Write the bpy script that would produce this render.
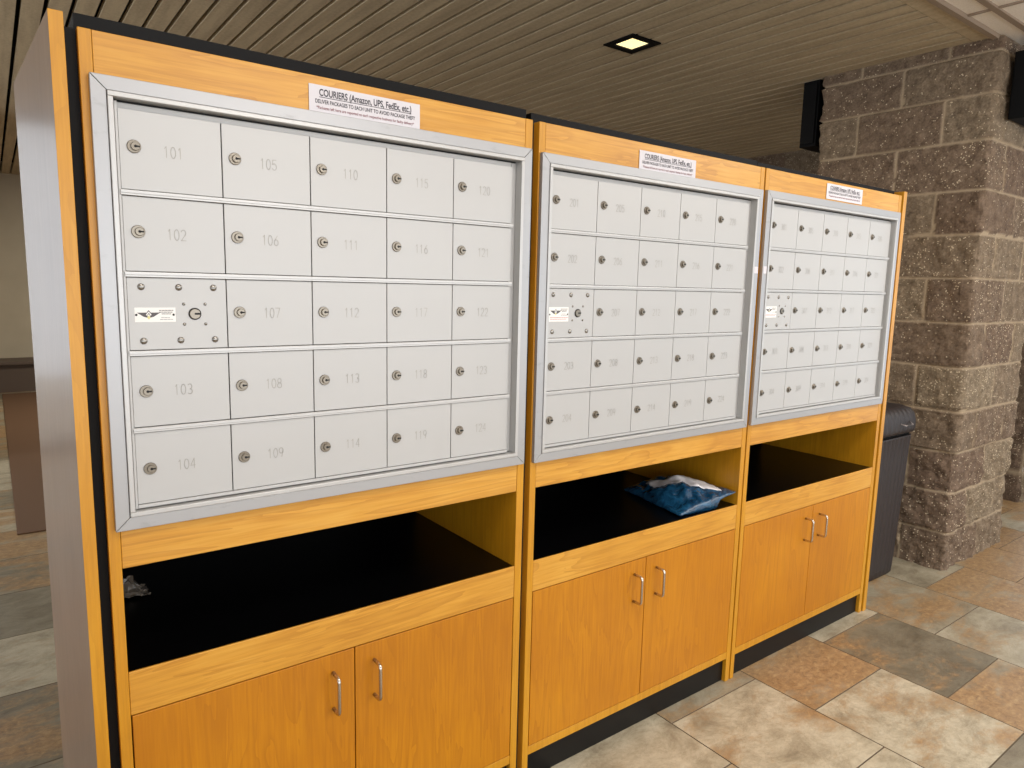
import bpy, bmesh, math, random
from mathutils import Vector, Matrix, noise

S = bpy.context.scene
COL = S.collection
for o in list(bpy.data.objects):
    bpy.data.objects.remove(o)

# ------------------------------------------------------------------ camera
F_PX = 693.74
cam_d = bpy.data.cameras.new('camera')
cam_d.sensor_width = 36.0
cam_d.lens = F_PX / 1024 * 36
cam_d.clip_start = 0.02
cam = bpy.data.objects.new('camera', cam_d)
COL.objects.link(cam)
YAW, PIT, ROL = 0.64328, -0.140485, 0.023581
fw = Vector((math.sin(YAW)*math.cos(PIT), math.cos(YAW)*math.cos(PIT), math.sin(PIT)))
rt = Vector((math.cos(YAW), -math.sin(YAW), 0))
up = rt.cross(fw)
r2 = rt*math.cos(ROL) + up*math.sin(ROL)
u2 = up*math.cos(ROL) - rt*math.sin(ROL)
M = Matrix((r2, u2, -fw)).transposed().to_4x4()
M.translation = Vector((-0.1447, -1.3943, 1.4014))
cam.matrix_world = M
S.camera = cam

# ------------------------------------------------------------------ world, lamps, exposure
w = bpy.data.worlds.new('world')
S.world = w
w.use_nodes = True
bg = w.node_tree.nodes['Background']
bg.inputs[0].default_value = (0.87, 0.935, 1.0, 1)
bg.inputs[1].default_value = 1.45

def area(name, loc, size, energy, color, target=None, sy=None):
    d = bpy.data.lights.new(name, 'AREA')
    d.shape = 'RECTANGLE'
    d.size = size
    d.size_y = sy or size
    d.energy = energy
    d.color = color
    o = bpy.data.objects.new(name, d)
    COL.objects.link(o)
    o.location = loc
    if target is not None:
        o.rotation_euler = (Vector(target) - Vector(loc)).to_track_quat('-Z', 'Y').to_euler()
    return o

# assumed fluorescent troffers of the tiled ceiling on the camera's side of the cabinets
area('assumed_troffer', (0.3, -1.25, 2.57), 1.2, 15, (1.0, 0.96, 0.92), (0.3, -1.25, 0), 0.6)
area('assumed_troffer', (2.7, -1.25, 2.57), 1.2, 27, (1.0, 0.96, 0.91), (2.7, -1.25, 0), 0.6)
area('assumed_troffer', (1.5, -3.2, 2.57), 1.2, 36, (1.0, 0.96, 0.92), (1.5, -3.2, 0), 0.6)
area('assumed_troffer', (4.5, -2.2, 2.57), 1.2, 36, (1.0, 0.95, 0.89), (4.5, -2.2, 0), 0.6)
# bluish fill light added out of view on the left, brightening floor and ceiling
area('left_fill', (-4.2, 3.2, 1.3), 3.2, 90, (0.92, 0.95, 1.0), (0.0, 3.0, 1.0), 1.6)
# unseen fill light added behind the camera to brighten the ceiling
area('ceiling_fill', (1.5, -5.8, 1.25), 7.0, 85, (0.98, 0.98, 1.0), (1.5, 0, 1.5), 2.0)
# unseen fill added behind the cabinets to brighten the far wall and hall
area('hall_fill', (1.6, 6.6, 2.57), 1.2, 60, (1.0, 0.93, 0.82), (1.6, 6.6, 0), 0.6)
area('hall_fill', (2.6, 3.6, 2.57), 1.2, 22, (1.0, 0.93, 0.82), (2.6, 3.6, 0), 0.6)
# warm spill of the recessed lamp
area('downlight_beam', (2.475, 1.18, 2.56), 0.1, 5, (1.0, 0.85, 0.6), (2.475, 1.18, 0), 0.1)

S.view_settings.view_transform = 'Standard'
S.view_settings.look = 'None'
S.view_settings.gamma = 1
S.view_settings.use_curve_mapping = False
S.view_settings.exposure = 0.0

# ------------------------------------------------------------------ helpers
def lin(r, g, b):
    f = lambda c: (c/255/12.92) if c/255 <= 0.04045 else ((c/255+0.055)/1.055)**2.4
    return (f(r), f(g), f(b), 1)

class NT:
    def __init__(s, name):
        s.m = bpy.data.materials.new(name)
        s.m.use_nodes = True
        s.t = s.m.node_tree
        s.b = s.t.nodes['Principled BSDF']
    def n(s, kind, **kw):
        nd = s.t.nodes.new(kind)
        for k, v in kw.items():
            if k.startswith('i_'):
                key = k[2:]
                nd.inputs[int(key) if key.isdigit() else key.replace('_', ' ')].default_value = v
            else:
                setattr(nd, k, v)
        return nd
    def l(s, a, b):
        s.t.links.new(a, b)
    def set(s, **kw):
        for k, v in kw.items():
            s.b.inputs[k.replace('_', ' ')].default_value = v
    def ramp(s, fac, stops):
        r = s.n('ShaderNodeValToRGB')
        e = r.color_ramp.elements
        while len(e) < len(stops):
            e.new(0.5)
        for i, (p, c) in enumerate(stops):
            e[i].position = p
            e[i].color = c
        s.l(fac, r.inputs[0])
        return r.outputs[0]
    def noise(s, vec, scale, detail=4, rough=0.55, dist=0.0):
        n = s.n('ShaderNodeTexNoise')
        n.inputs['Scale'].default_value = scale
        n.inputs['Detail'].default_value = detail
        n.inputs['Roughness'].default_value = rough
        n.inputs['Distortion'].default_value = dist
        s.l(vec, n.inputs['Vector'])
        return n.outputs[0]
    def mapping(s, vec, scale=(1, 1, 1), loc=(0, 0, 0), rot=(0, 0, 0)):
        m = s.n('ShaderNodeMapping')
        m.inputs['Scale'].default_value = scale
        m.inputs['Location'].default_value = loc
        m.inputs['Rotation'].default_value = rot
        s.l(vec, m.inputs['Vector'])
        return m.outputs[0]
    def mix(s, fac, a, b, mode='MIX'):
        m = s.n('ShaderNodeMix', data_type='RGBA', blend_type=mode)
        for v, i in ((fac, 0), (a, 6), (b, 7)):
            if isinstance(v, (int, float, tuple)):
                m.inputs[i].default_value = v
            else:
                s.l(v, m.inputs[i])
        return m.outputs[2]
    def math(s, op, a, b=0.0, clamp=False):
        m = s.n('ShaderNodeMath', operation=op)
        m.use_clamp = clamp
        for v, i in ((a, 0), (b, 1)):
            if isinstance(v, (int, float)):
                m.inputs[i].default_value = v
            else:
                s.l(v, m.inputs[i])
        return m.outputs[0]
    def bump(s, h, strength=0.3, dist=0.01):
        b = s.n('ShaderNodeBump')
        b.inputs['Strength'].default_value = strength
        b.inputs['Distance'].default_value = dist
        s.l(h, b.inputs['Height'])
        s.l(b.outputs[0], s.b.inputs['Normal'])
    def pos(s):
        return s.n('ShaderNodeTexCoord').outputs['Object']
    def geo(s):
        return s.n('ShaderNodeNewGeometry').outputs['Position']

def plain(name, rgb, rough=0.5, metal=0.0, coat=0.0, spec=0.5):
    t = NT(name)
    t.set(Base_Color=lin(*rgb), Roughness=rough, Metallic=metal)
    t.b.inputs['Coat Weight'].default_value = coat
    t.b.inputs['Specular IOR Level'].default_value = spec
    return t.m

def wood(name, c_lo, c_mid, c_hi, axis, rough=0.38, coat=0.25, amount=1.0):
    """maple veneer, grain running along the given axis ('x' or 'z')"""
    t = NT(name)
    p = t.geo()
    sc = (0.9, 6, 9) if axis == 'x' else (9, 6, 0.9)
    v = t.mapping(p, scale=sc)
    rings = t.noise(v, 1.6, 3, 0.5, 1.4)
    w_ = t.math('FRACT', t.math('MULTIPLY', rings, 5.0))
    w_ = t.math('SUBTRACT', 1.0, w_)
    w_ = t.math('POWER', w_, 3.0)
    fine_v = t.mapping(p, scale=(6, 120, 160) if axis == 'x' else (160, 120, 6))
    fine = t.noise(fine_v, 1.0, 4, 0.6)
    blotch = t.noise(t.mapping(p, scale=(2, 2, 2)), 1.5, 3, 0.5)
    f = t.math('ADD', t.math('MULTIPLY', fine, 0.55), t.math('MULTIPLY', blotch, 0.55))
    base = t.ramp(f, [(0.30, c_lo), (0.55, c_mid), (0.78, c_hi)])
    dark = t.mix(t.math('MULTIPLY', w_, 0.5*amount), base, c_lo)
    t.l(dark, t.b.inputs['Base Color'])
    t.set(Roughness=rough)
    t.b.inputs['Coat Weight'].default_value = coat
    t.b.inputs['Coat Roughness'].default_value = 0.25
    t.bump(fine, 0.05, 0.002)
    return t.m

W_LO, W_MID, W_HI = lin(176, 114, 28), lin(210, 150, 50), lin(224, 170, 74)
D_LO, D_MID, D_HI = lin(172, 104, 0), lin(191, 121, 2), lin(205, 136, 8)
MAT = {}
MAT['wood_rail'] = wood('maple_rail', W_LO, W_MID, W_HI, 'x')
MAT['wood_stile'] = wood('maple_edge', lin(178, 118, 16), lin(203, 141, 24), lin(216, 156, 36), 'z', amount=0.5)
MAT['wood_door'] = wood('maple_door', D_LO, D_MID, D_HI, 'z', rough=0.42, coat=0.08, amount=1.2)
MAT['wood_side'] = wood('maple_side', lin(112, 86, 66), lin(130, 102, 80), lin(144, 116, 92), 'z', rough=0.4, coat=0.45, amount=0.6)
MAT['wood_side'].node_tree.nodes['Principled BSDF'].inputs['Coat Roughness'].default_value = 0.22

def metal_paint(name, rgb, rough, metal, wear=0.0, wear_rgb=(120, 118, 116), spot=9.0):
    t = NT(name)
    p = t.geo()
    n1 = t.noise(p, 3.0, 3)
    b = t.mix(t.math('MULTIPLY', n1, 0.25), lin(*rgb), lin(*(int(c*0.92) for c in rgb)))
    if wear:
        n2 = t.noise(t.mapping(p, scale=(1, 1, 2.2)), spot, 6, 0.65)
        k = t.ramp(n2, [(0.60, (0, 0, 0, 1)), (0.72, (1, 1, 1, 1))])
        b = t.mix(t.math('MULTIPLY', k, wear), b, lin(*wear_rgb))
    t.l(b, t.b.inputs['Base Color'])
    g = t.noise(p, 900, 2)
    t.set(Roughness=rough, Metallic=metal)
    t.bump(g, 0.05, 0.0005)
    return t.m

MAT['door_metal'] = metal_paint('silver_paint', (191, 190, 188), 0.42, 0.2)
MAT['frame_metal'] = metal_paint('brushed_aluminium', (178, 178, 179), 0.36, 0.45, 0.5, (150, 150, 150), 16.0)
MAT['divider_metal'] = metal_paint('aluminium_bar', (198, 197, 195), 0.34, 0.35, 0.25, (170, 168, 160), 30.0)
MAT['lock_metal'] = plain('nickel', (138, 130, 118), 0.3, 0.9)
MAT['rivet_metal'] = plain('rivet_steel', (150, 146, 140), 0.25, 0.9)
MAT['slot'] = plain('keyhole_black', (20, 19, 18), 0.6)
MAT['stamp'] = plain('stamped_number', (164, 160, 152), 0.5, 0.2)
MAT['void'] = plain('gap_black', (28, 27, 27), 0.7)
MAT['black_laminate'] = plain('black_laminate', (4, 4, 5), 0.3, 0.0, 0.0, 0.18)
MAT['black_board'] = plain('black_board', (10, 9, 9), 0.6, 0, 0, 0.2)
MAT['kick'] = plain('black_vinyl', (12, 10, 9), 0.45, 0, 0, 0.3)
MAT['chrome'] = plain('satin_nickel', (206, 196, 184), 0.2, 1.0)
MAT['paper'] = plain('white_paper', (218, 214, 218), 0.6)
MAT['ink'] = plain('black_ink', (52, 50, 58), 0.6)
MAT['ink_red'] = plain('red_ink', (128, 70, 74), 0.6)
MAT['sticker'] = plain('approval_sticker', (240, 238, 234), 0.45)
MAT['sticker_grey'] = plain('sticker_print', (92, 88, 90), 0.6)
MAT['sticker_pale'] = plain('sticker_pale_print', (170, 168, 170), 0.6)
MAT['sticker_pink'] = plain('sticker_pink_print', (206, 150, 150), 0.6)
MAT['sticker_yellow'] = plain('sticker_yellow', (220, 214, 150), 0.6)
MAT['black_steel'] = plain('black_painted_steel', (7, 7, 8), 0.7, 0, 0, 0.15)

class MB:
    """collects shapes and links them as one mesh object"""
    def __init__(s):
        s.bm = bmesh.new()
        s.mats = []
        s.cur = 0
    def mat(s, m):
        if m not in s.mats:
            s.mats.append(m)
        s.cur = s.mats.index(m)
        return s
    def _mark(s, faces):
        for f in faces:
            f.material_index = s.cur
    def box(s, x0, x1, y0, y1, z0, z1, bev=0.0):
        b = bmesh.new()
        bmesh.ops.create_cube(b, size=1)
        for v in b.verts:
            v.co = Vector(((x0+x1)/2 + v.co.x*(x1-x0), (y0+y1)/2 + v.co.y*(y1-y0), (z0+z1)/2 + v.co.z*(z1-z0)))
        if bev:
            bmesh.ops.bevel(b, geom=list(b.edges), offset=bev, segments=2, affect='EDGES', profile=0.6)
        s.merge(b)
        return s
    def merge(s, b, smooth=False):
        vm = {v: s.bm.verts.new(v.co) for v in b.verts}
        for f in b.faces:
            try:
                nf = s.bm.faces.new([vm[v] for v in f.verts])
                nf.material_index = s.cur
                nf.smooth = smooth
            except ValueError:
                pass
        b.free()
    def hexa(s, pts):
        """eight corners: bottom ring then top ring"""
        v = [s.bm.verts.new(p) for p in pts]
        for q in ((0, 3, 2, 1), (4, 5, 6, 7), (0, 1, 5, 4), (1, 2, 6, 5), (2, 3, 7, 6), (3, 0, 4, 7)):
            f = s.bm.faces.new([v[i] for i in q])
            f.material_index = s.cur
        return s
    def cyl(s, c, r, y0, y1, seg=20, r2=None, bev=0.0, axis='y'):
        """disc-like turned solid along y, y0 is the front (more negative)"""
        b = bmesh.new()
        r2 = r if r2 is None else r2
        rows = [(y1, r2), (y0+bev, r), (y0, r-bev)] if bev else [(y1, r2), (y0, r)]
        rings = []
        for (y, rr) in rows:
            rings.append([b.verts.new((c[0]+rr*math.cos(2*math.pi*k/seg), y, c[1]+rr*math.sin(2*math.pi*k/seg))) for k in range(seg)])
        for a_, b_ in zip(rings, rings[1:]):
            for k in range(seg):
                b.faces.new((a_[k], a_[(k+1) % seg], b_[(k+1) % seg], b_[k]))
        b.faces.new(rings[-1])
        b.faces.new(rings[0][::-1])
        bmesh.ops.recalc_face_normals(b, faces=b.faces)
        s.merge(b)
        return s
    def dome(s, c, r, y, h, seg=16, rows=4):
        b = bmesh.new()
        prev = None
        for i in range(rows):
            a = i/rows*math.pi/2
            ring = [b.verts.new((c[0]+r*math.cos(a)*math.cos(2*math.pi*k/seg), y-h*math.sin(a), c[1]+r*math.cos(a)*math.sin(2*math.pi*k/seg))) for k in range(seg)]
            if prev:
                for k in range(seg):
                    b.faces.new((prev[k], prev[(k+1) % seg], ring[(k+1) % seg], ring[k]))
            prev = ring
        t = b.verts.new((c[0], y-h, c[1]))
        for k in range(seg):
            b.faces.new((prev[k], prev[(k+1) % seg], t))
        bmesh.ops.recalc_face_normals(b, faces=b.faces)
        s.merge(b, True)
        return s
    def tube(s, pts, r, seg=12):
        b = bmesh.new()
        pts = [Vector(p) for p in pts]
        rings = []
        for i, p in enumerate(pts):
            d = (pts[min(i+1, len(pts)-1)] - pts[max(i-1, 0)]).normalized()
            u = d.cross(Vector((1, 0, 0)))
            if u.length < 1e-3:
                u = d.cross(Vector((0, 0, 1)))
            u.normalize()
            v = d.cross(u)
            rings.append([b.verts.new(p + r*(u*math.cos(2*math.pi*k/seg) + v*math.sin(2*math.pi*k/seg))) for k in range(seg)])
        for a_, c_ in zip(rings, rings[1:]):
            for k in range(seg):
                b.faces.new((a_[k], a_[(k+1) % seg], c_[(k+1) % seg], c_[k]))
        b.faces.new(rings[0])
        b.faces.new(rings[-1])
        bmesh.ops.recalc_face_normals(b, faces=b.faces)
        s.merge(b, True)
        return s
    def ribbon(s, pts, y, wd):
        """flat stroke in the xz plane facing -y"""
        for (a, b) in zip(pts, pts[1:]):
            a = Vector(a); b = Vector(b)
            d = b-a
            if d.length < 1e-9:
                continue
            d.normalize()
            n = Vector((-d.y, d.x))*wd/2
            e = d*wd*0.3
            q = [a-e+n, b+e+n, b+e-n, a-e-n]
            f = s.bm.faces.new([s.bm.verts.new((p.x, y, p.y)) for p in q])
            f.material_index = s.cur
            f.normal_update()
            if f.normal.y > 0:
                f.normal_flip()
        return s
    def poly(s, pts, y):
        f = s.bm.faces.new([s.bm.verts.new((p[0], y, p[1])) for p in pts])
        f.material_index = s.cur
        f.normal_update()
        if f.normal.y > 0:
            f.normal_flip()
        return s
    def build(s, name, parent=None, m=None, bevel=0.0):
        me = bpy.data.meshes.new(name)
        s.bm.to_mesh(me)
        s.bm.free()
        for mm in (s.mats or [m]):
            me.materials.append(mm)
        o = bpy.data.objects.new(name, me)
        COL.objects.link(o)
        if parent is not None:
            o.parent = parent
        if bevel:
            md = o.modifiers.new('bevel', 'BEVEL')
            md.width = bevel
            md.segments = 2
            md.limit_method = 'ANGLE'
        return o

def thing(name, label, cat, loc=(0, 0, 0), group=None):
    o = bpy.data.objects.new(name, None)
    o.empty_display_size = 0.1
    COL.objects.link(o)
    o.location = loc
    return tag(o, label, cat, group)

def tag(o, label, cat, group=None):
    o['label'] = label
    o['category'] = cat
    if group:
        o['group'] = group
    return o

def structure(o):
    o['kind'] = 'structure'
    return o

def copy_tree(o, parent=None):
    c = o.copy()
    COL.objects.link(c)
    c.parent = parent
    for ch in list(o.children):
        copy_tree(ch, c)
    return c

# ------------------------------------------------------------------ floor: slate-look tiles in running bond
def floor_material():
    t = NT('slate_tile')
    p = t.geo()
    tone = t.n('ShaderNodeAttribute', attribute_name='tone')
    sep = t.n('ShaderNodeSeparateColor')
    t.l(tone.outputs['Color'], sep.inputs[0])
    g, o, sd = sep.outputs[0], sep.outputs[1], sep.outputs[2]
    off = t.n('ShaderNodeCombineXYZ')
    t.l(t.math('MULTIPLY', sd, 37.0), off.inputs[0])
    t.l(t.math('MULTIPLY', sd, 19.0), off.inputs[1])
    add = t.n('ShaderNodeVectorMath', operation='ADD')
    t.l(p, add.inputs[0]); t.l(off.outputs[0], add.inputs[1])
    v = t.mapping(add.outputs[0], scale=(1.0, 1.5, 1.0))
    n1 = t.noise(v, 5.5, 12, 0.74, 0.35)
    n2 = t.noise(t.mapping(add.outputs[0], scale=(1.0, 2.0, 1), loc=(3, 7, 1)), 3.2, 6, 0.62, 0.4)
    n3 = t.noise(v, 34, 6, 0.75, 0.5)
    grey = t.ramp(n1, [(0.30, lin(132, 121, 100)), (0.42, lin(172, 161, 137)), (0.54, lin(202, 192, 167)), (0.70, lin(226, 218, 196))])
    dark = t.mix(1.0, grey, lin(140, 138, 132), 'MULTIPLY')
    base = t.mix(g, dark, grey)
    och = t.ramp(n3, [(0.30, lin(118, 84, 52)), (0.52, lin(170, 130, 82)), (0.70, lin(206, 172, 120))])
    # ochre patch strength: noise over a per-tile threshold
    k = t.math('SUBTRACT', t.math('ADD', n2, t.math('MULTIPLY', o, 0.45)), 0.70)
    k = t.math('MULTIPLY', t.math('ADD', k, t.math('MULTIPLY', t.math('SUBTRACT', n3, 0.5), 0.25)), 6.0, clamp=True)
    k = t.math('MULTIPLY', k, 0.85)
    base = t.mix(k, base, och)
    vein = t.noise(v, 11, 8, 0.7, 2.0)
    vk = t.ramp(vein, [(0.475, (0, 0, 0, 1)), (0.50, (1, 1, 1, 1)), (0.525, (0, 0, 0, 1))])
    base = t.mix(t.math('MULTIPLY', vk, 0.22), base, lin(108, 92, 74))
    t.l(t.mix(t.math('MULTIPLY', n3, 0.30), base, lin(120, 110, 92), 'MIX'), t.b.inputs['Base Color'])
    t.set(Roughness=0.42)
    hh = t.math('ADD', n1, t.math('MULTIPLY', n3, 0.4))
    t.bump(hh, 0.35, 0.006)
    return t.m

def build_floor():
    TP, G = 0.461, 0.0022
    rng = random.Random(5)
    special = {  # (column, row y start) -> lightness, ochre
        (0, -0.283): (0.75, 0.98), (0, -0.744): (1.0, 0.48), (-1, -0.513): (1.0, 0.42), (-1, -0.052): (0.5, 0.55),
        (-2, -0.283): (0.95, 0.15), (-2, -0.744): (0.9, 0.5), (1, -0.052): (0.8, 0.1), (1, -0.513): (0.15, 0.38), (1, -0.974): (0.7, 0.8),
        (2, -0.283): (0.55, 0.62), (2, -0.744): (0.65, 0.40), (3, -0.052): (0.6, 0.25), (3, -0.513): (0.6, 0.92),
        (4, -0.283): (0.5, 0.9), (4, -0.744): (0.6, 0.85), (5, -0.513): (0.5, 0.9), (-1, -0.974): (0.95, 0.4),
    }
    me = bpy.data.meshes.new('floor')
    V, Fc, T = [], [], []
    # grout bed
    V += [(-6, -6, -0.004), (8, -6, -0.004), (8, 10, -0.004), (-6, 10, -0.004)]
    Fc.append((0, 1, 2, 3)); T.append((0.3, 0, 0.5))
    for i in range(-17, 13):
        x0 = 2.006 + TP*i
        b0 = -0.283 if i % 2 == 0 else -0.052
        for n in range(-13, 22):
            y0 = b0 + TP*n
            g, o_ = rng.random()*0.8+0.15, rng.random()
            for (ci, cy), val in special.items():
                if ci == i and abs(cy-y0) < 0.01:
                    g, o_ = val
            k = len(V)
            V += [(x0+G, y0+G, 0), (x0+TP-G, y0+G, 0), (x0+TP-G, y0+TP-G, 0), (x0+G, y0+TP-G, 0)]
            Fc.append((k, k+1, k+2, k+3)); T.append((g, o_, rng.random()))
            # little bevelled skirt so the joint is a real groove
            V += [(x0, y0, -0.004), (x0+TP, y0, -0.004), (x0+TP, y0+TP, -0.004), (x0, y0+TP, -0.004)]
            for a in range(4):
                b = (a+1) % 4
                Fc.append((k+a, k+4+a, k+4+b, k+b)); T.append((0.0, 0.0, 0.5))
    me.from_pydata(V, [], Fc)
    at = me.attributes.new('tone', 'FLOAT_COLOR', 'CORNER')
    for p in me.polygons:
        for li in p.loop_indices:
            at.data[li].color = (*T[p.index], 1)
    me.materials.append(floor_material())
    grout = plain('grout', (112, 98, 80), 0.8)
    me.materials.append(grout)
    for p in me.polygons:
        if T[p.index][1] == 0:
            p.material_index = 1
    o = bpy.data.objects.new('floor', me)
    COL.objects.link(o)
    structure(o)
build_floor()

# ------------------------------------------------------------------ ceiling
CZ = 2.60
def build_ceiling():
    t = NT('ceiling_slat')
    p = t.geo()
    n1 = t.noise(t.mapping(p, scale=(14, 1.2, 14)), 2.0, 5, 0.6)
    n2 = t.noise(p, 60, 4, 0.6)
    f = t.math('ADD', t.math('MULTIPLY', n1, 0.6), t.math('MULTIPLY', n2, 0.4))
    c = t.ramp(f, [(0.35, lin(168, 151, 124)), (0.6, lin(198, 181, 150))])
    t.l(c, t.b.inputs['Base Color'])
    t.set(Roughness=0.62)
    slat = t.m
    m = MB().mat(slat)
    pitch = 0.0985
    x = 0.03 - pitch*36
    while x < 5.5:
        if x+pitch > 2.385 and x+0.014 < 2.565:          # opening for the downlight
            m.box(x+0.014, x+pitch, 0.115, 1.088, CZ, CZ+0.028)
            m.box(x+0.014, x+pitch, 1.268, 9.2, CZ, CZ+0.028)
            if x+0.014 < 2.385:
                m.box(x+0.014, 2.385, 1.088, 1.268, CZ, CZ+0.028)
            if x+pitch > 2.565:
                m.box(2.565, x+pitch, 1.088, 1.268, CZ, CZ+0.028)
        else:
            m.box(x+0.020, x+pitch, 0.115, 9.2 if x > -0.6 else 5.1, CZ, CZ+0.028)
        x += pitch
    m.box(-3.6, 3.68, 0.032, 0.112, CZ, CZ+0.028)        # trim board closing the slat ends
    m.mat(MAT['black_steel'])
    m.box(-0.6, 8, 0.03, 9.2, CZ+0.16, CZ+0.17)
    m.box(-3.6, -0.6, 0.03, 5.1, CZ+0.16, CZ+0.17)
    y = 1.0
    while y < 9:
        m.box(-3.6 if y < 5 else -0.6, 5.5, y, y+0.03, CZ+0.03, CZ+0.06)
        y += 1.22
    structure(m.build('ceiling'))
    # suspended tile ceiling on the near side
    t = NT('ceiling_tile')
    p = t.geo()
    n = t.noise(p, 150, 3, 0.7)
    t.l(t.ramp(n, [(0.3, lin(232, 222, 208)), (0.6, lin(244, 236, 224))]), t.b.inputs['Base Color'])
    t.set(Roughness=0.9)
    t.bump(n, 0.3, 0.003)
    tile = t.m
    bar = plain('ceiling_grid_bar', (150, 132, 114), 0.5)
    m = MB().mat(tile)
    m.box(-6, 8, -6, 0.03, CZ+0.008, CZ+0.03)
    m.mat(bar)
    m.box(-6, 8, 0.006, 0.031, CZ-0.012, CZ+0.03)
    for k in range(10):
        y = -0.097 - 0.61*k
        m.box(-6, 8, y-0.013, y+0.013, CZ-0.002, CZ+0.01)
    for k in range(-15, 8):
        x = 3.322 + 0.61*k
        m.box(x-0.006, x+0.006, -6, 0.02, CZ, CZ+0.0085)
    structure(m.build('ceiling'))
build_ceiling()

# ------------------------------------------------------------------ split-face block walls
def stone_material(name, dark=1.0):
    t = NT(name)
    p = t.geo()
    at = t.n('ShaderNodeAttribute', attribute_name='tone')
    sep = t.n('ShaderNodeSeparateColor')
    t.l(at.outputs['Color'], sep.inputs[0])
    tone, mortar, fl = sep.outputs[0], sep.outputs[1], sep.outputs[2]
    n1 = t.noise(p, 26, 8, 0.75)
    n2 = t.noise(p, 110, 4, 0.7)
    f = t.math('ADD', t.math('MULTIPLY', n1, 0.6), t.math('MULTIPLY', n2, 0.4))
    d = lambda r, g, b: lin(int(r*dark), int(g*dark), int(b*dark))
    a = t.ramp(f, [(0.36, d(98, 85, 70)), (0.50, d(132, 117, 97)), (0.64, d(166, 149, 125))])
    b = t.ramp(f, [(0.36, d(84, 68, 57)), (0.50, d(112, 94, 79)), (0.64, d(140, 119, 101))])
    base = t.mix(tone, b, a)
    vo = t.n('ShaderNodeTexVoronoi')
    vo.inputs['Scale'].default_value = 105
    t.l(p, vo.inputs['Vector'])
    sp = t.n('ShaderNodeSeparateColor')
    t.l(vo.outputs['Color'], sp.inputs[0])
    pick = t.math('GREATER_THAN', sp.outputs[0], t.math('SUBTRACT', 1.0, t.math('ADD', t.math('MULTIPLY', fl, 0.25), 0.05)))
    near = t.math('LESS_THAN', vo.outputs['Distance'], 0.34)
    base = t.mix(t.math('MULTIPLY', t.math('MULTIPLY', pick, near), 0.8), base, d(214, 198, 170))
    mo = t.mix(n2, d(158, 140, 116), d(184, 166, 140))
    base = t.mix(mortar, base, mo)
    t.l(base, t.b.inputs['Base Color'])
    t.set(Roughness=0.9)
    t.b.inputs['Specular IOR Level'].default_value = 0.2
    t.bump(t.math('ADD', n1, t.math('MULTIPLY', n2, 0.5)), 0.9, 0.008)
    return t.m

STONE = stone_material('split_face_block')
STONE_FAR = stone_material('split_face_block_far', 0.9)

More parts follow.
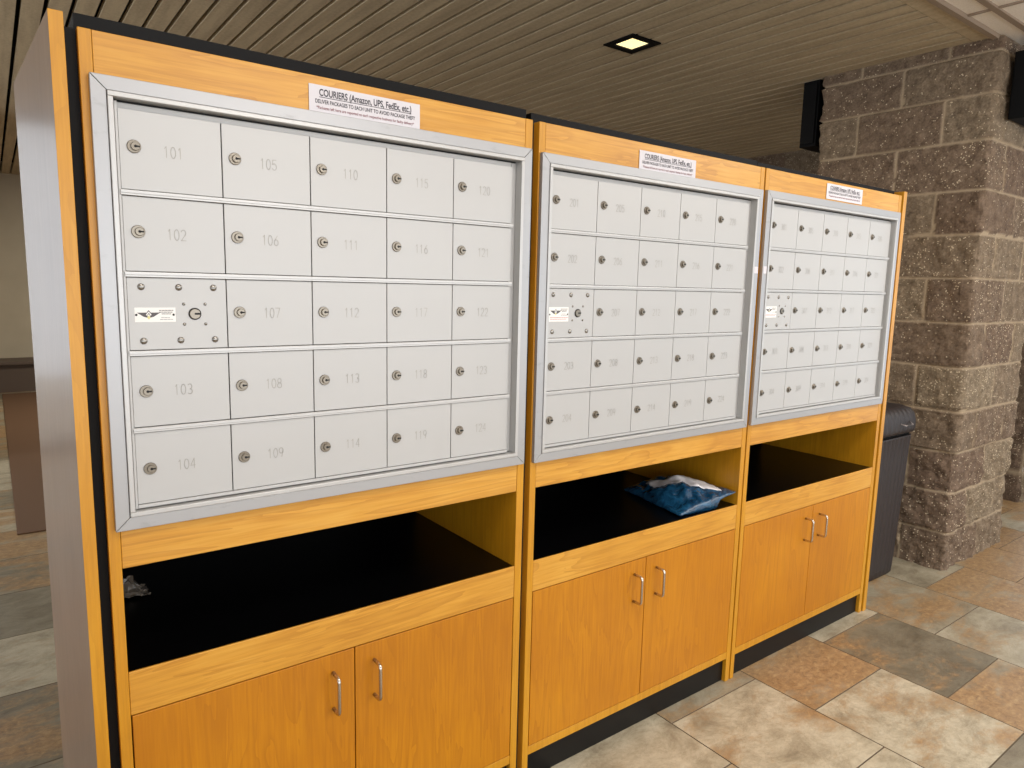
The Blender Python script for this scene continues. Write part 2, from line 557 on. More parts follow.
def block_column(name, x0, x1, y0, y1, zs, mat, joints, amp=0.013, res=0.011, seed=1, sides=(0, 1, 2, 3)):
    """rough split-face masonry; zs are the bed joints; joints[side][course parity] the head joints"""
    rng = random.Random(seed)
    # side 0 : face x=x0 (y from y1 to y0), side 1: face y=y0 (x from x0 to x1), 2: x=x1, 3: y=y1
    segs = [((x0, y1), (x0, y0)), ((x0, y0), (x1, y0)), ((x1, y0), (x1, y1)), ((x1, y1), (x0, y1))]
    V, Fc, C = [], [], []
    zlist = []
    ztop = zs[-1]
    nz = int((ztop-zs[0])/res)
    zlist = [zs[0] + (ztop-zs[0])*i/nz for i in range(nz+1)]
    tones = {}
    base_i = 0
    cx, cy = (x0+x1)/2, (y0+y1)/2
    for si in sides:
        (ax, ay), (bx, by) = segs[si]
        L = math.hypot(bx-ax, by-ay)
        ns = max(2, int(L/(res if si < 2 else res*2.5)))
        nrm = Vector(((by-ay)/L, -(bx-ax)/L, 0))
        if nrm.dot(Vector((ax+bx-2*cx, ay+by-2*cy, 0))) < 0:
            nrm = -nrm
        for zi, z in enumerate(zlist):
            ci = 0
            while ci < len(zs)-2 and z > zs[ci+1]:
                ci += 1
            dz = min(z-zs[ci], zs[ci+1]-z)
            if ci == 0:
                dz = zs[1]-z
            js = [0.0-1e-6] + joints[si][ci % 2] + [L+1e-6]
            for k in range(ns+1):
                s_ = L*k/ns
                bi = 0
                while bi < len(js)-2 and s_ > js[bi+1]:
                    bi += 1
                e0 = 9 if bi == 0 else s_-js[bi]
                e1 = 9 if bi == len(js)-2 else js[bi+1]-s_
                ds = min(e0, e1)
                # corner stones share an id with the neighbour side
                if bi == 0 and si > 0:
                    key = ('c', si, ci)
                elif bi == len(js)-2:
                    key = ('c', (si+1) % 4, ci)
                else:
                    key = (si, ci, bi)
                if key not in tones:
                    tones[key] = (rng.random(), rng.random(), rng.uniform(-0.003, 0.004))
                tn, fl, out = tones[key]
                px, py = ax+(bx-ax)*k/ns, ay+(by-ay)*k/ns
                wig = 0.004*noise.noise(Vector((px*9, py*9, z*9)))
                dd = min(ds, dz) + wig
                P = Vector((px, py, z))
                rough = noise.fractal(P*14, 0.9, 2.1, 5)*amp + noise.noise(P*4.0+Vector((7, 3, 1)))*amp*0.9
                am = 1.2 if z < 0.62 else 0.8
                h = (out+rough*am) * min(1.0, max(0.0, (dd-0.003)/0.007))
                if dd < 0.010:
                    h -= 0.006*(1-max(0, dd-0.003)/0.007)
                # corner weld: same position seen from both sides
                ec = min(s_, L-s_)
                n3 = nrm.copy()
                if ec < 0.035:
                    other = segs[(si-1) % 4] if s_ < L-s_ else segs[(si+1) % 4]
                    on = Vector(((other[1][1]-other[0][1]), -(other[1][0]-other[0][0]), 0)).normalized()
                    if on.dot(Vector((other[0][0]+other[1][0]-2*cx, other[0][1]+other[1][1]-2*cy, 0))) < 0:
                        on = -on
                    q = 1-ec/0.035
                    n3 = nrm + on*q
                    h -= 0.008*q*q
                V.append((px+n3.x*h, py+n3.y*h, z))
                mort = 1.0 if dd < 0.0055 else 0.0
                C.append((tn, mort, fl))
        for zi in range(nz):
            for k in range(ns):
                a = base_i + zi*(ns+1)+k
                Fc.append((a, a+1, a+ns+2, a+ns+1))
        base_i = len(V)
    me = bpy.data.meshes.new(name)
    me.from_pydata(V, [], Fc)
    at = me.attributes.new('tone', 'FLOAT_COLOR', 'POINT')
    flat = []
    for c in C:
        flat += [*c, 1.0]
    at.data.foreach_set('color', flat)
    b = bmesh.new()
    b.from_mesh(me)
    bmesh.ops.remove_doubles(b, verts=b.verts, dist=0.0015)
    bmesh.ops.recalc_face_normals(b, faces=b.faces)
    b.to_mesh(me)
    b.free()
    me.materials.append(mat)
    o = bpy.data.objects.new(name, me)
    COL.objects.link(o)
    return structure(o)

ZS = [0, .196, .409, .619, .832, 1.052, 1.269, 1.491, 1.705, 1.912, 2.14, 2.353, 2.54, 2.606]
X0, X1, Y0, Y1 = 3.675, 4.46, -0.012, 0.86
# side 0 runs from y1 to y0
J0 = [[Y1-0.636, Y1-0.205], [Y1-0.414]]
J1 = [[0.40], [0.20, 0.585]]
J2 = [[0.43], [0.2, 0.64]]
block_column('wall_column', X0, X1, Y0, Y1, ZS, STONE, [J0, J1, J2, J1], seed=11)

# far block wall on the right behind the column, in the same masonry
zs_far = [0.215*i for i in range(13)]
zs_far[-1] = 2.62
LJ = [[0.4*i for i in range(1, 24)], [0.2+0.4*i for i in range(0, 24)]]
block_column('wall_right', 5.45, 5.75, 0.2, 9.2, zs_far, STONE_FAR, [LJ, [[0.2], [0.1]], [[1.0], [1.2]], [[0.2], [0.1]]], seed=4, res=0.03, sides=(0, 1))

# far plain wall with its ledge
t = NT('beige_wall_paint')
n = t.noise(t.geo(), 2.0, 3)
t.l(t.ramp(n, [(0.3, lin(192, 182, 160)), (0.7, lin(204, 194, 172))]), t.b.inputs['Base Color'])
t.set(Roughness=0.7)
structure(MB().mat(t.m).box(-0.6, 6, 9.2, 9.35, 0, 2.8).build('wall_back'))
structure(MB().mat(t.m).box(-0.6, -0.45, 5.0, 9.2, 0, 2.8).build('wall_left'))
# assumed unseen storefront, left of the view, added for the end panel's bluish reflection
fr = plain('assumed_storefront_frame', (60, 56, 52), 0.4, 0.5)
m = MB().mat(fr)
for k in range(5):
    xa_ = -0.65-1.05*k
    m.box(xa_, xa_+0.05, 5.0, 5.1, 0.0, CZ)
m.box(-4.85, -0.60, 5.01, 5.09, 0.0, 0.10)
m.box(-4.85, -0.60, 5.01, 5.09, CZ-0.08, CZ)
structure(m.build('assumed_window_1'))
gl = NT('window_glass')
gl.set(Base_Color=(1, 1, 1, 1), Roughness=0.0)
gl.b.inputs['Transmission Weight'].default_value = 1.0
gl.b.inputs['IOR'].default_value = 1.05
structure(MB().mat(gl.m).box(-4.85, -0.60, 5.045, 5.051, 0.10, CZ-0.08).build('assumed_window_2'))
structure(MB().mat(plain('ledge_stone', (96, 82, 72), 0.6)).box(-0.44, 6, 8.75, 9.2, 0, 0.33).box(-0.44, 6, 8.70, 9.2, 0.33, 0.37, 0.008).build('baseboard_back'))

# black steel boxes tucked against the column under the ceiling
o = MB().mat(MAT['black_steel']).box(3.69, 4.2, 0.885, 0.985, 2.235, 2.598, 0.004).box(3.675, 3.69, 0.895, 0.975, 2.25, 2.58, 0.003).build('ceiling_housing')
tag(o, 'black box housing under the ceiling at the left edge of the stone column', 'housing')
o = MB().mat(MAT['black_steel']).box(3.765, 4.15, -0.14, -0.035, 2.235, 2.54, 0.006).box(3.80, 4.10, -0.152, -0.138, 2.27, 2.50, 0.003).build('ceiling_housing')
tag(o, 'black box mounted on the front face of the stone column near its top', 'housing')

# brown carpet on the far floor
t = NT('brown_carpet')
n = t.noise(t.geo(), 260, 3, 0.8)
t.l(t.ramp(n, [(0.3, lin(92, 66, 46)), (0.7, lin(118, 88, 62))]), t.b.inputs['Base Color'])
t.set(Roughness=0.95)
t.bump(n, 0.5, 0.004)
o = MB().mat(t.m).box(-0.115, 3.2, 3.08, 8.6, 0.0005, 0.008, 0.003).build('carpet_mat')
tag(o, 'flat brown carpet laid on the tiled floor behind the cabinets', 'carpet')

# ------------------------------------------------------------------ recessed downlight
def downlight():
    r = thing('recessed_ceiling_light', 'square recessed downlight with black trim glowing in the slatted ceiling', 'ceiling light', (2.475, 1.178, CZ))
    m = MB().mat(MAT['black_steel'])
    a, b = 0.100, 0.064
    z0, z1 = -0.006, 0.004
    for (xa, xb, ya, yb) in ((-a, a, -a, -b), (-a, a, b, a), (-a, -b, -b, b), (b, a, -b, b)):
        m.box(xa, xb, ya, yb, z0, z1)
    m.build('trim', r)
    e = NT('warm_reflector')
    e.set(Base_Color=lin(240, 226, 170), Roughness=0.3)
    e.b.inputs['Emission Color'].default_value = lin(255, 240, 190)
    e.b.inputs['Emission Strength'].default_value = 0.8
    m = MB().mat(e.m)
    c = 0.040
    for q in (((-b, -b), (b, -b), (c, -c), (-c, -c)), ((b, -b), (b, b), (c, c), (c, -c)), ((b, b), (-b, b), (-c, c), (c, c)), ((-b, b), (-b, -b), (-c, -c), (-c, c))):
        vs = [m.bm.verts.new((x_, y_, z)) for (x_, y_), z in zip(q, (0.002, 0.002, 0.06, 0.06))]
        f = m.bm.faces.new(vs)
    m.build('reflector', r)
    e2 = NT('lamp_glow')
    e2.b.inputs['Emission Color'].default_value = lin(255, 243, 205)
    e2.b.inputs['Emission Strength'].default_value = 1.3
    MB().mat(e2.m).box(-c, c, -c, c, 0.058, 0.066).build('lamp', r)
downlight()

# ------------------------------------------------------------------ cabinets
FX0, FX1 = -0.004, 0.946          # outer width of one cabinet
SL, SR = 0.016, 0.924             # inner faces of its side panels
FT, OT, OB, DT, DB, KT = 1.8045, 0.8694, 0.6643, 0.577, 0.1156, 0.0893
DM = 0.4695
DEPTH = 0.56

def make_handle(parent, x):
    m = MB().mat(MAT['chrome'])
    r = 0.0042
    z0, z1, y1, y0 = 0.444, 0.531, -0.001, -0.034
    c = 0.010
    pts = [(x, y1, z1), (x, y0+c, z1)]
    for k in range(1, 6):
        a = k/6*math.pi/2
        pts.append((x, y0+c-c*math.sin(a), z1-c+c*math.cos(a)))
    pts += [(x, y0, z1-c), (x, y0, z0+c)]
    for k in range(1, 6):
        a = k/6*math.pi/2
        pts.append((x, y0+c-c*math.cos(a), z0+c-c*math.sin(a)))
    pts += [(x, y0+c, z0), (x, y1, z0)]
    m.tube(pts, r)
    return m.build('handle', parent)

def make_cabinet(label):
    t = thing('mailbox_cabinet', label, 'cabinet', (0, 0, 0), 'mailbox cabinets standing in a row')
    ws, wr, wd = MAT['wood_stile'], MAT['wood_rail'], MAT['wood_door']
    MB().mat(ws).box(FX0, SL, 0, DEPTH, 0.0, FT).build('side_panel', t, bevel=0.0012)
    MB().mat(ws).box(SR, FX1, 0, DEPTH, 0.0, FT).build('side_panel', t, bevel=0.0012)
    MB().mat(wr).box(SL+.0005, SR-.0005, 0.0006, 0.02, 1.714, FT-0.0004).build('top_rail', t, bevel=0.001)
    MB().mat(wr).box(SL+.0005, SR-.0005, 0.0006, 0.02, OT, 0.962).build('middle_rail', t, bevel=0.0014)
    MB().mat(wr).box(SL+.0005, SR-.0005, 0.0006, 0.0058, DT, OB).build('shelf_rail', t, bevel=0.0014)
    MB().mat(ws).box(SL+.0005, SR-.0005, 0.0006, 0.02, KT, DB-0.001).build('bottom_rail', t, bevel=0.001)
    MB().mat(MAT['black_laminate']).box(SL+.001, SR-.001, 0.0062, DEPTH-0.02, OB-0.02, OB-0.0012).build('shelf', t)
    MB().mat(MAT['black_laminate']).box(SL+.001, SR-.001, DEPTH-0.019, DEPTH-0.001, 0.03, FT-0.03).build('back_panel', t)
    MB().mat(MAT['black_laminate']).box(SL+.001, SR-.001, 0.021, DEPTH-0.02, OT+0.002, OT+0.02).build('compartment_top', t)
    MB().mat(MAT['black_board']).box(FX0-0.001, FX1+0.004, 0.034, DEPTH, FT+0.001, 1.835).build('top_board', t)
    MB().mat(MAT['kick']).box(SL+.001, SR-.001, 0.014, 0.03, 0.001, KT-0.0005).build('toe_kick', t)
    for side in (0, 1):
        x0, x1 = (SL+0.0025, DM-0.0013) if side == 0 else (DM+0.0013, SR-0.0025)
        d = MB().mat(wd).box(x0, x1, 0.0002, 0.019, DB+0.001, DT-0.002).build('door', t, bevel=0.0009)
        make_handle(d, 0.417 if side == 0 else 0.517)
    return t

XO = [0.0, 0.971, 1.9284]
cab0 = make_cabinet('nearest maple mailbox cabinet, with the empty plastic scrap on its black shelf')
cab1 = copy_tree(cab0)
cab1['label'] = 'middle maple mailbox cabinet, with the blue package on its black shelf'
cab2 = copy_tree(cab0)
cab2['label'] = 'farthest maple mailbox cabinet, its black shelf empty, beside the trash bin'
cab1.location.x = XO[1]
cab2.location.x = XO[2]
for cab_, zt_ in ((cab1, 1.830), (cab2, 1.826)):      # their top boards sit a little lower
    for ch in cab_.children:
        if ch.name.startswith('top_board'):
            ch.data = ch.data.copy()
            for v in ch.data.vertices:
                if v.co.z > 1.81:
                    v.co.z = zt_
# parts that only the end cabinets have
m = MB().mat(MAT['wood_stile'])
xa, xb, ya, yb, zt = -0.0455, -0.0245, -0.03, 0.535, 1.814
xc, xd = -0.0755, -0.0545
m.hexa([(xa, ya, 0), (xb, ya, 0), (xd, yb, 0), (xc, yb, 0), (xa, ya, zt), (xb, ya, zt), (xd, yb, zt), (xc, yb, zt)])
m.mats.append(MAT['wood_side'])
m.bm.faces.ensure_lookup_table()
m.bm.faces[5].material_index = 1
m.build('end_panel', cab0, bevel=0.001)['label'] = 'glossy brown side with a yellow maple front edge'
MB().mat(MAT['black_board']).box(-0.0262, FX0-0.0005, 0.016, 0.30, 0.0, FT).build('filler_strip', cab0)
MB().mat(MAT['wood_stile']).box(0.9545, 0.981, -0.004, DEPTH, 0, 1.822).build('end_panel', cab2, bevel=0.001)
MB().mat(MAT['void']).box(FX1+.0005, 0.954, 0.008, 0.20, 0.0, FT).build('filler_strip', cab2)
MB().mat(MAT['void']).box(FX1+.0005, XO[1]+FX0-.0005, 0.022, 0.20, 0.0, FT).build('filler_strip', cab0)
MB().mat(MAT['void']).box(FX1+.0005, XO[2]-XO[1]+FX0-.0005, 0.014, 0.20, 0.0, FT).build('filler_strip', cab1)

# ------------------------------------------------------------------ mailbox units
DIG = {}
def _arc(cx, cy, rx, ry, a0, a1, n=10):
    return [(cx+rx*math.cos(math.radians(a0+(a1-a0)*k/n)), cy+ry*math.sin(math.radians(a0+(a1-a0)*k/n))) for k in range(n+1)]
DIG['0'] = [_arc(.28, .5, .26, .5, 0, 360, 18)]
DIG['1'] = [[(.12, .80), (.30, 1.0), (.30, 0)]]
DIG['2'] = [_arc(.28, .72, .26, .28, 165, -35, 10) + [(.02, 0), (.55, 0)]]
DIG['3'] = [_arc(.27, .75, .24, .25, 150, -90, 10) + _arc(.27, .25, .27, .25, 90, -150, 10)]
DIG['4'] = [[(.42, 0), (.42, 1), (0, .3), (.56, .3)]]
DIG['5'] = [[(.5, 1), (.1, 1), (.05, .56)] + _arc(.26, .32, .28, .32, 120, -150, 10)]
DIG['6'] = [[(.45, 1)] + _arc(.28, .3, .26, .30, 150, -210, 14)]
DIG['7'] = [[(.0, 1), (.54, 1), (.18, 0)]]
DIG['8'] = [_arc(.28, .76, .22, .24, 0, 360, 14), _arc(.28, .26, .27, .26, 0, 360, 14)]
DIG['9'] = [_arc(.28, .7, .26, .30, 0, 360, 14), [(.54, .7), (.34, 0)]]

def number_mesh(parent, txt, x, z, h=0.019):
    m = MB().mat(MAT['stamp'])
    for ch in txt:
        for st in DIG[ch]:
            m.ribbon([(x+p[0]*h*0.80, z+p[1]*h) for p in st], -0.00035, 0.0010)
        x += h*0.60
    return m.build('number', parent)

def lock_mesh():
    m = MB().mat(MAT['lock_metal'])
    m.cyl((0, 0), 0.0112, -0.0026, -0.0001, 24, bev=0.0008)
    m.cyl((0.0016, 0), 0.0074, -0.0062, -0.0024, 20, bev=0.0008)
    m.mat(MAT['slot'])
    m.box(0.0002, 0.0086, -0.0066, -0.0058, -0.0014, 0.0014)
    m.cyl((0.0016, 0), 0.0024, -0.0066, -0.0060, 12)
    o = m.build('lock')
    me = o.data
    bpy.data.objects.remove(o)
    return me
LOCK = lock_mesh()

DA, DP, RA, RP = 0.0470, 0.1683, 1.6869, 0.1404
MX0, MX1, MT, MBt = 0.0080, 0.9370, 1.7335, 0.9445
FY = -0.0125      # front of the flange

def mail_unit(cx, label, hundreds, bx, bz, kind, dx=0.0):
    t = thing('mailbox_unit', label, 'mailbox bank', (cx+bx, 0, bz), 'aluminium mailbox banks in the cabinets')
    # flange of four mitred pieces
    m = MB().mat(MAT['frame_metal'])
    wf = 0.0235
    fy0, fy1 = FY, -0.0006
    g = 0.0004
    X0_, X1_, Z0_, Z1_ = MX0, MX1, MBt, MT
    ix0, ix1, iz0, iz1 = X0_+wf, X1_-wf, Z0_+wf, Z1_-wf
    def quad(pts):
        m.hexa([(x_, fy0, z_) for x_, z_ in pts] + [(x_, fy1, z_) for x_, z_ in pts])
    quad([(X0_+g, Z1_), (X1_-g, Z1_), (ix1-g, iz1), (ix0+g, iz1)])
    quad([(X0_+g, Z0_), (ix0+g, iz0), (ix1-g, iz0), (X1_-g, Z0_)])
    quad([(X0_, Z0_+g), (X0_, Z1_-g), (ix0, iz1-g), (ix0, iz0+g)])
    quad([(X1_, Z0_+g), (ix1, iz0+g), (ix1, iz1-g), (X1_, Z1_-g)])
    m.build('trim_frame', t, bevel=0.001)
    # raised inner lip
    m = MB().mat(MAT['divider_metal'])
    l = 0.0085
    a0, a1, c0, c1 = ix0+0.0008, ix1-0.0008, iz0+0.0008, iz1-0.0008
    ly0, ly1 = FY-0.003, 0.012
    m.box(a0, a1, ly0, ly1, c1-l, c1)
    m.box(a0, a1, ly0, ly1, c0, c0+l)
    m.box(a0, a0+l, ly0, ly1, c0+l+.0002, c1-l-.0002)
    m.box(a1-l, a1, ly0, ly1, c0+l+.0002, c1-l-.0002)
    m.build('inner_frame', t, bevel=0.0012)
    DX0, DX1 = DA+dx, DA+dx+5*DP
    Z5 = RA-5*RP
    # body behind the doors
    MB().mat(MAT['void']).box(a0+0.001, a1-0.001, 0.0125, 0.35, c0+0.001, c1-0.001).build('body', t)
    # rim between lip and doors
    m = MB().mat(MAT['door_metal'])
    m.box(a0+l+0.0022, DX0+0.0004, -0.002, 0.012, Z5-0.006, RA+0.010)
    m.box(DX1+0.0012, a1-l-0.0005, 0.0085, 0.012, Z5-0.006, RA+0.010)
    m.box(DX0+0.0005, DX1-0.0005, 0.0075, 0.012, RA-0.0002, RA+0.010)
    m.box(DX0+0.0005, DX1-0.0005, -0.003, 0.012, Z5-0.0052, Z5+0.0012)
    m.build('rim', t, bevel=0.0008)
    for r in range(1, 5):
        z = RA-r*RP
        MB().mat(MAT['divider_metal']).box(DX0-0.0015, DX1+0.0015, -0.0038, 0.010, z-0.0046, z+0.0046).box(DX0-0.0015, DX1+0.0015, -0.0052, -0.0036, z-0.001, z+0.0040).build('divider', t, bevel=0.0006)
    num = 0
    for c in range(5):
        for r in range(5):
            x0, x1 = DX0+c*DP+0.0009, DX0+(c+1)*DP-0.0009
            z1 = RA-r*RP-(0.0056 if r else 0.001)
            z0 = RA-(r+1)*RP+(0.0058 if r < 4 else 0.002)
            if c == 0 and r == 2:
                master_door(t, x0, x1, z0, z1, kind)
                continue
            num += 1
            d = MB().mat(MAT['door_metal']).box(x0, x1, 0.0, 0.004, z0, z1).build('mailbox_door', t, bevel=0.0007)
            lk = bpy.data.objects.new('lock', LOCK)
            COL.objects.link(lk)
            lk.parent = d
            zc = (z0+z1)/2
            lk.location = (x0+0.0225, 0, zc+0.006-0.0018*r)
            number_mesh(d, str(hundreds+num), x0+0.069, zc-0.0065-0.001*r)
    return t

def master_door(t, x0, x1, z0, z1, kind):
    d = MB().mat(MAT['door_metal']).box(x0, x1, -0.0004, 0.004, z0, z1).build('master_door', t, bevel=0.0007)
    d['label'] = 'riveted service panel with an approval sticker'
    w_, h_ = x1-x0, z1-z0
    for fx in (0.135, 0.505, 0.865):
        for fz in (0.875, 0.125):
            MB().mat(MAT['rivet_metal']).dome((x0+fx*w_, z0+fz*h_), 0.0062, -0.0004, 0.0034).build('rivet', d)
    lx, lz = x0+0.66*w_, z0+0.50*h_
    for (sx, sz) in ((-.0185, .018), (.0185, .018), (-.0185, -.019), (.0185, -.019)):
        MB().mat(MAT['rivet_metal']).dome((lx+sx, lz+sz), 0.0030, -0.0004, 0.002, 12, 3).build('screw', d)
    m = MB().mat(MAT['slot']).cyl((lx, lz), 0.0112, -0.0016, -0.0003, 24)
    m.mat(MAT['lock_metal']).cyl((lx, lz), 0.0095, -0.0040, -0.0004, 24, bev=0.0008)
    m.mat(MAT['slot']).box(lx-0.001, lx+0.009, -0.0044, -0.0036, lz-0.0016, lz+0.0020)
    m.build('key_lock', d)
    # approval sticker with its winged emblem
    sx0, sx1 = x0+0.010, x0+0.077
    zc = z0+0.485*h_
    if kind == 0:
        sz0, sz1 = zc-0.0125, zc+0.0135
    else:
        sz0, sz1 = zc-0.020, zc+0.018
    MB().mat(MAT['sticker']).box(sx0, sx1, -0.0007, -0.0004, sz0, sz1).build('approval_sticker', d)
    y = -0.00085
    ex, ez = sx0+0.0225, (sz0+sz1)/2+(0.0 if kind == 0 else 0.006)
    m = MB().mat(MAT['sticker_grey'])
    m.poly([(ex-0.019, ez+0.004), (ex-0.004, ez+0.004), (ex-0.001, ez-0.0055), (ex-0.008, ez-0.0035)], y)
    m.poly([(ex+0.019, ez+0.004), (ex+0.004, ez+0.004), (ex+0.001, ez-0.0055), (ex+0.008, ez-0.0035)], y)
    m.poly([(ex, ez+0.0085), (ex+0.0065, ez), (ex, ez-0.0085), (ex-0.0065, ez)], y-0.0001)
    m.mat(MAT['sticker'])
    m.poly([(ex, ez+0.0062), (ex+0.0045, ez+.0005), (ex, ez-0.0052), (ex-0.0045, ez+.0005)], y-0.0002)
    m.mat(MAT['sticker_yellow'])
    m.poly([(ex, ez-0.001), (ex+0.0030, ez-.005), (ex, ez-0.0085), (ex-0.0030, ez-.005)], y-0.0003)
    m.mat(MAT['sticker_grey'])
    m.ribbon([(ex-0.0022, ez-0.001), (ex+0.0002, ez+0.003), (ex+0.0022, ez-0.001)], y-0.0003, 0.001)
    m.build('emblem', d)
    # print too small to read: rows of word-length dashes
    m = MB()
    rows = [(0.009, 0.0, 1), (0.0058, 0.0, 1), (0.0026, 0.004, 1), (-0.004, 0.003, 0), (-0.0075, 0.001, 0)]
    rng = random.Random(3)
    for dz, ind, dark in rows:
        m.mat(MAT['sticker_grey'] if dark else MAT['sticker_pale'])
        px = sx0+0.040+ind
        while px < sx1-0.006-ind:
            L = min(rng.uniform(0.002, 0.006), sx1-0.004-ind-px)
            m.ribbon([(px, ez+dz-0.001), (px+L, ez+dz-0.001)], y, 0.0013)
            px += L+0.0014
    if kind:
        m.mat(MAT['sticker_pink'])
        for dz in (-0.014, -0.0185):
            px = sx0+0.004
            while px < sx1-0.008:
                L = rng.uniform(0.003, 0.008)
                m.ribbon([(px, ez+dz), (px+L, ez+dz)], y, 0.0016)
                px += L+0.0015
    m.build('printed_lines', d)
    for sx in (sx0+0.0025, sx1-0.0035):
        MB().mat(MAT['slot']).dome((sx, (sz0+sz1)/2), 0.0021, -0.0006, 0.0016, 10, 3).build('screw', d)

u0 = mail_unit(XO[0], 'large silver mailbox bank numbered from 101, nearest of the row', 100, 0, 0, 0)
u1 = mail_unit(XO[1], 'silver mailbox bank numbered from 201, in the middle cabinet', 200, -0.009, -0.003, 1, -0.005)
u2 = mail_unit(XO[2], 'silver mailbox bank numbered from 301, farthest, beside the stone column', 300, -0.012, 0.0, 1)
MB().mat(MAT['paper']).box(0.914, 0.935, FY-0.0008, FY-0.0001, 1.464, 1.486).build('white_patch', u1)['label'] = 'small white square patch'  # plain white square on the flange, its twin on the next bank
MB().mat(MAT['paper']).box(0.0115, 0.0290, FY-0.0008, FY-0.0001, 1.462, 1.486).build('white_patch', u2)['label'] = 'small white square patch'

# ------------------------------------------------------------------ courier notices
def text_mesh(parent, name, txt, size, x, z, y, mat, width, underline=False, bold=0.0):
    cu = bpy.data.curves.new(name, 'FONT')
    cu.body = txt
    cu.size = size
    cu.align_x = 'CENTER'
    cu.offset = bold
    ob = bpy.data.objects.new(name, cu)
    COL.objects.link(ob)
    dg = bpy.context.evaluated_depsgraph_get()
    me = bpy.data.meshes.new_from_object(ob.evaluated_get(dg))
    bpy.data.objects.remove(ob)
    xs = [v.co.x for v in me.vertices]
    k = width/(max(xs)-min(xs))
    for v in me.vertices:
        v.co = Vector((x+v.co.x*k, y, z+v.co.y))
    if underline:
        b = bmesh.new()
        b.from_mesh(me)
        q = [(x-width/2, z-0.0032), (x+width/2, z-0.0032), (x+width/2, z-0.0020), (x-width/2, z-0.0020)]
        b.faces.new([b.verts.new((p[0], y, p[1])) for p in q])
        b.to_mesh(me)
        b.free()
    me.materials.clear()
    me.materials.append(mat)
    o = bpy.data.objects.new(name, me)
    COL.objects.link(o)
    o.parent = parent
    return o

def courier_sign(x0, x1, z0, z1, label):
    t = thing('courier_sign', label, 'sign', (x0, 0, z0), 'white courier notices above the mailbox banks')
    w_, h_ = x1-x0, z1-z0
    MB().mat(MAT['paper']).box(0, w_, -0.0016, -0.0004, 0, h_).build('paper', t)
    y = -0.0019
    text_mesh(t, 'heading', 'COURIERS (Amazon, UPS, FedEx, etc.)', 0.0185, w_*0.5, h_-0.020, y, MAT['ink'], w_*0.83, True, 0.00042)
    text_mesh(t, 'instruction_line', 'DELIVER PACKAGES TO EACH UNIT TO AVOID PACKAGE THEFT', 0.0105, w_*0.5, h_-0.0345, y, MAT['ink'], w_*0.90, False, 0.00022)
    text_mesh(t, 'small_print_line', '*Packages left here are reported to each respective business for faulty delivery*', 0.0082, w_*0.5, h_-0.0455, y, MAT['ink_red'], w_*0.88, False, 0.0001)
courier_sign(0.383, 0.631, 1.7330, 1.787, 'white courier notice above mailbox bank 101, largest and nearest of the notices')
courier_sign(1.323, 1.565, 1.7315, 1.783, 'white courier notice above the middle mailbox bank')
courier_sign(2.298, 2.553, 1.7405, 1.795, 'white courier notice above the farthest mailbox bank')

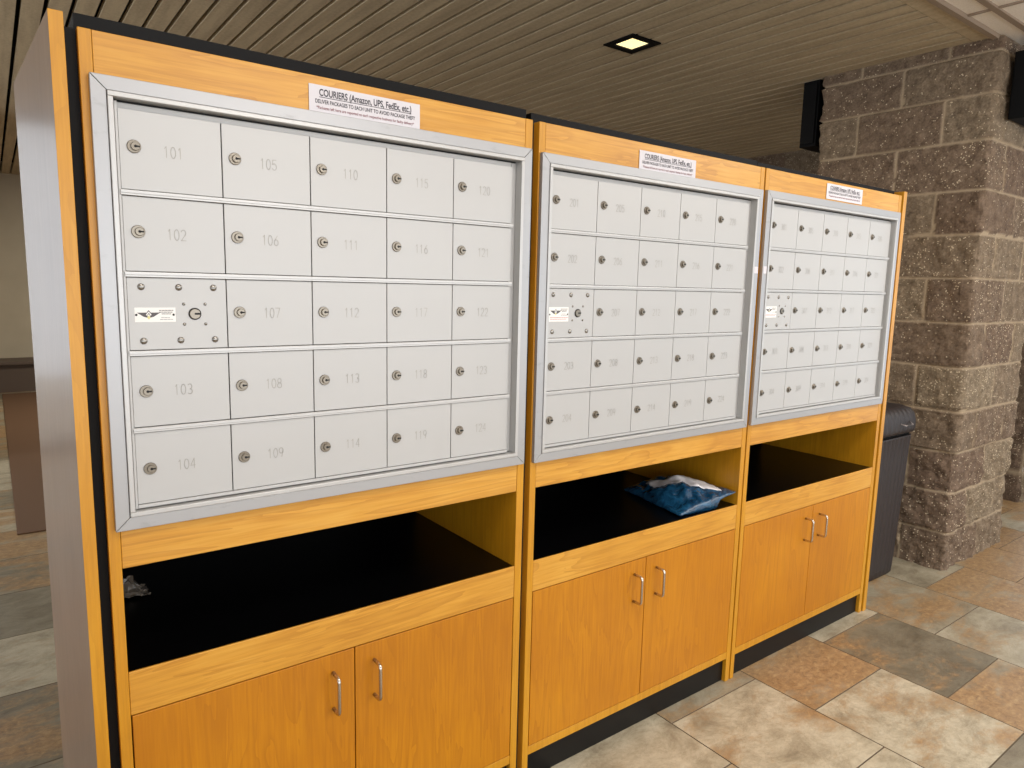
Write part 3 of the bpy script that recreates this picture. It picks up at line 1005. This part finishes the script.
# ------------------------------------------------------------------ blue mailer on the middle shelf
def package():
    t = thing('plastic_mailer', 'crumpled shiny blue plastic mailer lying on the middle cabinet shelf', 'package', (1.60, 0.02, OB))
    base = Vector((1.60, 0.02, OB))
    tt = NT('blue_polythene')
    p = tt.geo()
    n = tt.noise(p, 26, 5, 0.6, 1.2)
    tt.l(tt.ramp(n, [(0.3, lin(10, 40, 66)), (0.6, lin(30, 84, 120)), (0.8, lin(70, 124, 158))]), tt.b.inputs['Base Color'])
    tt.set(Roughness=0.2)
    tt.b.inputs['Coat Weight'].default_value = 0.6
    tt.bump(n, 0.7, 0.012)
    A, B = Vector((1.672, .335, OB+.004)), Vector((1.612, .018, OB+.004))
    C, D = Vector((1.880, -.004, OB+.047)), Vector((1.885, .28, OB+.04))
    N = 40
    def surf(u, v, top):
        q = A.lerp(D, u).lerp(B.lerp(C, u), v)
        e = (min(u, 1-u)*2)**0.55 * (min(v, 1-v)*2)**0.55
        wr = noise.fractal(Vector((u*4, v*4, 3.0)), 0.8, 2.0, 4)
        cr = abs(noise.noise(Vector((u*5+v*3, v*2-u*2, 9.0))))
        h = e*(0.072 + 0.018*wr - 0.03*cr)*(1-0.45*u)
        if top:
            q = q + Vector((0, 0, h + 0.003 + 0.006*wr*min(1, e*3)))
        else:
            flat = OB+0.001
            q = Vector((q.x, q.y, max(flat, q.z-0.35*h - 0.03*e)))
            if q.z > flat and u < 0.7:
                q.z = max(flat, q.z-0.02)
        # scalloped heat-sealed rim
        q.x += 0.004*noise.noise(Vector((u*9, v*9, 1)))
        q.y += 0.004*noise.noise(Vector((u*9, v*9, 5)))
        return q - base
    b = MB().mat(tt.m)
    g = {}
    for top in (0, 1):
        for i in range(N+1):
            for j in range(N+1):
                rim = i in (0, N) or j in (0, N)
                if rim and top:
                    g[(1, i, j)] = g[(0, i, j)]
                else:
                    g[(top, i, j)] = b.bm.verts.new(surf(i/N, j/N, top if not rim else 1))
    for top in (0, 1):
        for i in range(N):
            for j in range(N):
                q = [g[(top, i, j)], g[(top, i+1, j)], g[(top, i+1, j+1)], g[(top, i, j+1)]]
                f = b.bm.faces.new(q if not top else q[::-1])
                f.smooth = True
    bmesh.ops.recalc_face_normals(b.bm, faces=b.bm.faces)
    b.build('pouch', t)
    # address label laid over the top
    lb = plain('address_label', (236, 232, 234), 0.35, coat=0.4)
    m = MB().mat(lb)
    n1, n2 = 26, 10
    vv = {}
    for i in range(n1+1):
        for j in range(n2+1):
            fu, fv = i/n1, j/n2
            u = 0.20+0.68*fu - 0.10*(fv-0.5)
            v = 0.30 + 0.50*fu + 0.24*(fv-0.5)
            q = surf(u, min(0.97, v), 1)
            vv[(i, j)] = m.bm.verts.new(q + Vector((0, 0, 0.0022)))
    for i in range(n1):
        for j in range(n2):
            f = m.bm.faces.new((vv[(i, j)], vv[(i, j+1)], vv[(i+1, j+1)], vv[(i+1, j)]))
            f.smooth = True
    bmesh.ops.recalc_face_normals(m.bm, faces=m.bm.faces)
    o = m.build('address_label', t)
    md = o.modifiers.new('thick', 'SOLIDIFY')
    md.thickness = 0.0006
    md.offset = 1
    o['label'] = 'white paper label'
package()

# ------------------------------------------------------------------ scrap of clear plastic on the near shelf
def scrap():
    tt = NT('clear_plastic_film')
    tt.set(Base_Color=lin(112, 104, 94), Roughness=0.3, Alpha=0.85)
    tt.b.inputs['Coat Weight'].default_value = 0.5
    m = MB().mat(tt.m)
    cx, cy, z0 = 0.066, 0.375, OB-0.0015
    N = 14
    vs = {}
    for i in range(N+1):
        for j in range(N+1):
            u, v = i/N, j/N
            x = cx + (u-0.5)*0.085 + 0.010*noise.noise(Vector((u*6, v*6, 2)))
            y = cy + (v-0.5)*0.075 + 0.010*noise.noise(Vector((u*6, v*6, 8)))
            pk = math.exp(-((u-0.42)**2+(v-0.5)**2)*9)
            h = 0.002 + pk*0.046*(0.7+0.9*abs(noise.noise(Vector((u*4, v*4, 4))))) + 0.012*abs(noise.noise(Vector((u*9, v*9, 1))))
            vs[(i, j)] = m.bm.verts.new((x-cx, y-cy, h))
    for i in range(N):
        for j in range(N):
            m.bm.faces.new((vs[(i, j)], vs[(i+1, j)], vs[(i+1, j+1)], vs[(i, j+1)]))
    o = m.build('plastic_wrapper')
    o.location = (cx, cy, z0)
    md = o.modifiers.new('thick', 'SOLIDIFY')
    md.thickness = 0.0008
    tag(o, 'small crumpled clear plastic wrapper at the left end of the nearest shelf', 'wrapper')
scrap()

# ------------------------------------------------------------------ trash bin beyond the last cabinet
def bin_():
    t = thing('trash_bin', 'dark brown ribbed plastic trash bin between the last cabinet and stone column', 'trash bin', (3.248, 0.34, 0))
    tt = NT('brown_plastic')
    n = tt.noise(tt.geo(), 220, 3, 0.7)
    tt.set(Base_Color=lin(41, 34, 34), Roughness=0.5)
    tt.bump(n, 0.15, 0.001)
    pl = tt.m
    def ring(m, hx, hy, z, r, rib=0.0, seg=10, nrib=9):
        pts = []
        for (sx, sy, a0) in ((1, 1, 0), (-1, 1, 90), (-1, -1, 180), (1, -1, 270)):
            for k in range(seg+1):
                a = math.radians(a0+90*k/seg)
                pts.append((sx*(hx-r)+r*math.cos(a), sy*(hy-r)+r*math.sin(a)))
        # resample each straight side so that the ribs show
        out = []
        for p, q in zip(pts, pts[1:]+pts[:1]):
            p = Vector(p); q = Vector(q)
            L = (q-p).length
            ns = max(1, int(L/0.006)) if L > 0.05 else 1
            for s_ in range(ns):
                w_ = p.lerp(q, s_/ns)
                if L > 0.05 and rib:
                    d = (q-p).normalized()
                    nn = Vector((d.y, -d.x))
                    w_ = w_ - nn*0 + nn*(rib*(0.5-0.5*math.cos(2*math.pi*nrib*s_/ns))-rib)
                out.append(w_)
        return [m.bm.verts.new((p.x, p.y, z)) for p in out]
    def loft(m, spec):
        prev = None
        n = None
        for (hx, hy, z, r, rib) in spec:
            rg = ring(m, hx, hy, z, r, rib)
            if prev:
                for k in range(len(rg)):
                    f = m.bm.faces.new((prev[k], prev[(k+1) % len(rg)], rg[(k+1) % len(rg)], rg[k]))
                    f.smooth = True
            else:
                m.bm.faces.new(rg[::-1])
            prev = rg
        m.bm.faces.new(prev)
        bmesh.ops.recalc_face_normals(m.bm, faces=m.bm.faces)
    H = 0.24
    def L(hx, hy, z, r, rib=0.0):   # keep the count of samples constant
        return (0.25, 0.24, z, 0.05, rib) if False else (hx, hy, z, r, rib)
    # constant-topology: build at full size, then scale each ring
    def loft2(m, spec):
        prev = None
        for (k_, z, rib) in spec:
            rg = ring(m, 0.25, 0.24, z, 0.055, rib)
            for v in rg:
                v.co.x *= k_; v.co.y *= k_
            if prev:
                for k in range(len(rg)):
                    f = m.bm.faces.new((prev[k], prev[(k+1) % len(rg)], rg[(k+1) % len(rg)], rg[k]))
                    f.smooth = True
            else:
                m.bm.faces.new(rg[::-1])
            prev = rg
        m.bm.faces.new(prev)
        bmesh.ops.recalc_face_normals(m.bm, faces=m.bm.faces)
    m = MB().mat(pl)
    loft2(m, [(0.84, 0.001, 0.0), (0.875, 0.012, 0.0), (0.885, 0.05, 0.002), (0.915, 0.30, 0.003), (0.95, 0.60, 0.003), (0.965, 0.715, 0.003), (0.968, 0.722, 0.0)])
    m.build('bin_body', t)
    m = MB().mat(pl)
    loft2(m, [(0.955, 0.735, 0.0), (1.0, 0.742, 0.0), (1.015, 0.76, 0.004), (1.01, 0.80, 0.005), (0.98, 0.832, 0.006), (0.92, 0.854, 0.006), (0.80, 0.866, 0.007), (0.5, 0.872, 0.004), (0.2, 0.874, 0.0)])
    m.build('lid', t)
    m = MB().mat(MAT['black_steel'])
    loft2(m, [(0.93, 0.722, 0.0), (0.93, 0.736, 0.0)])
    m.build('lid_seam', t)
    hm = plain('bin_flap_lip', (150, 142, 140), 0.3)
    MB().mat(hm).tube([(0.055, -0.240, 0.790), (0.068, -0.262, 0.785), (0.130, -0.264, 0.785), (0.145, -0.242, 0.794)], 0.0035).build('lid_latch', t)
bin_()
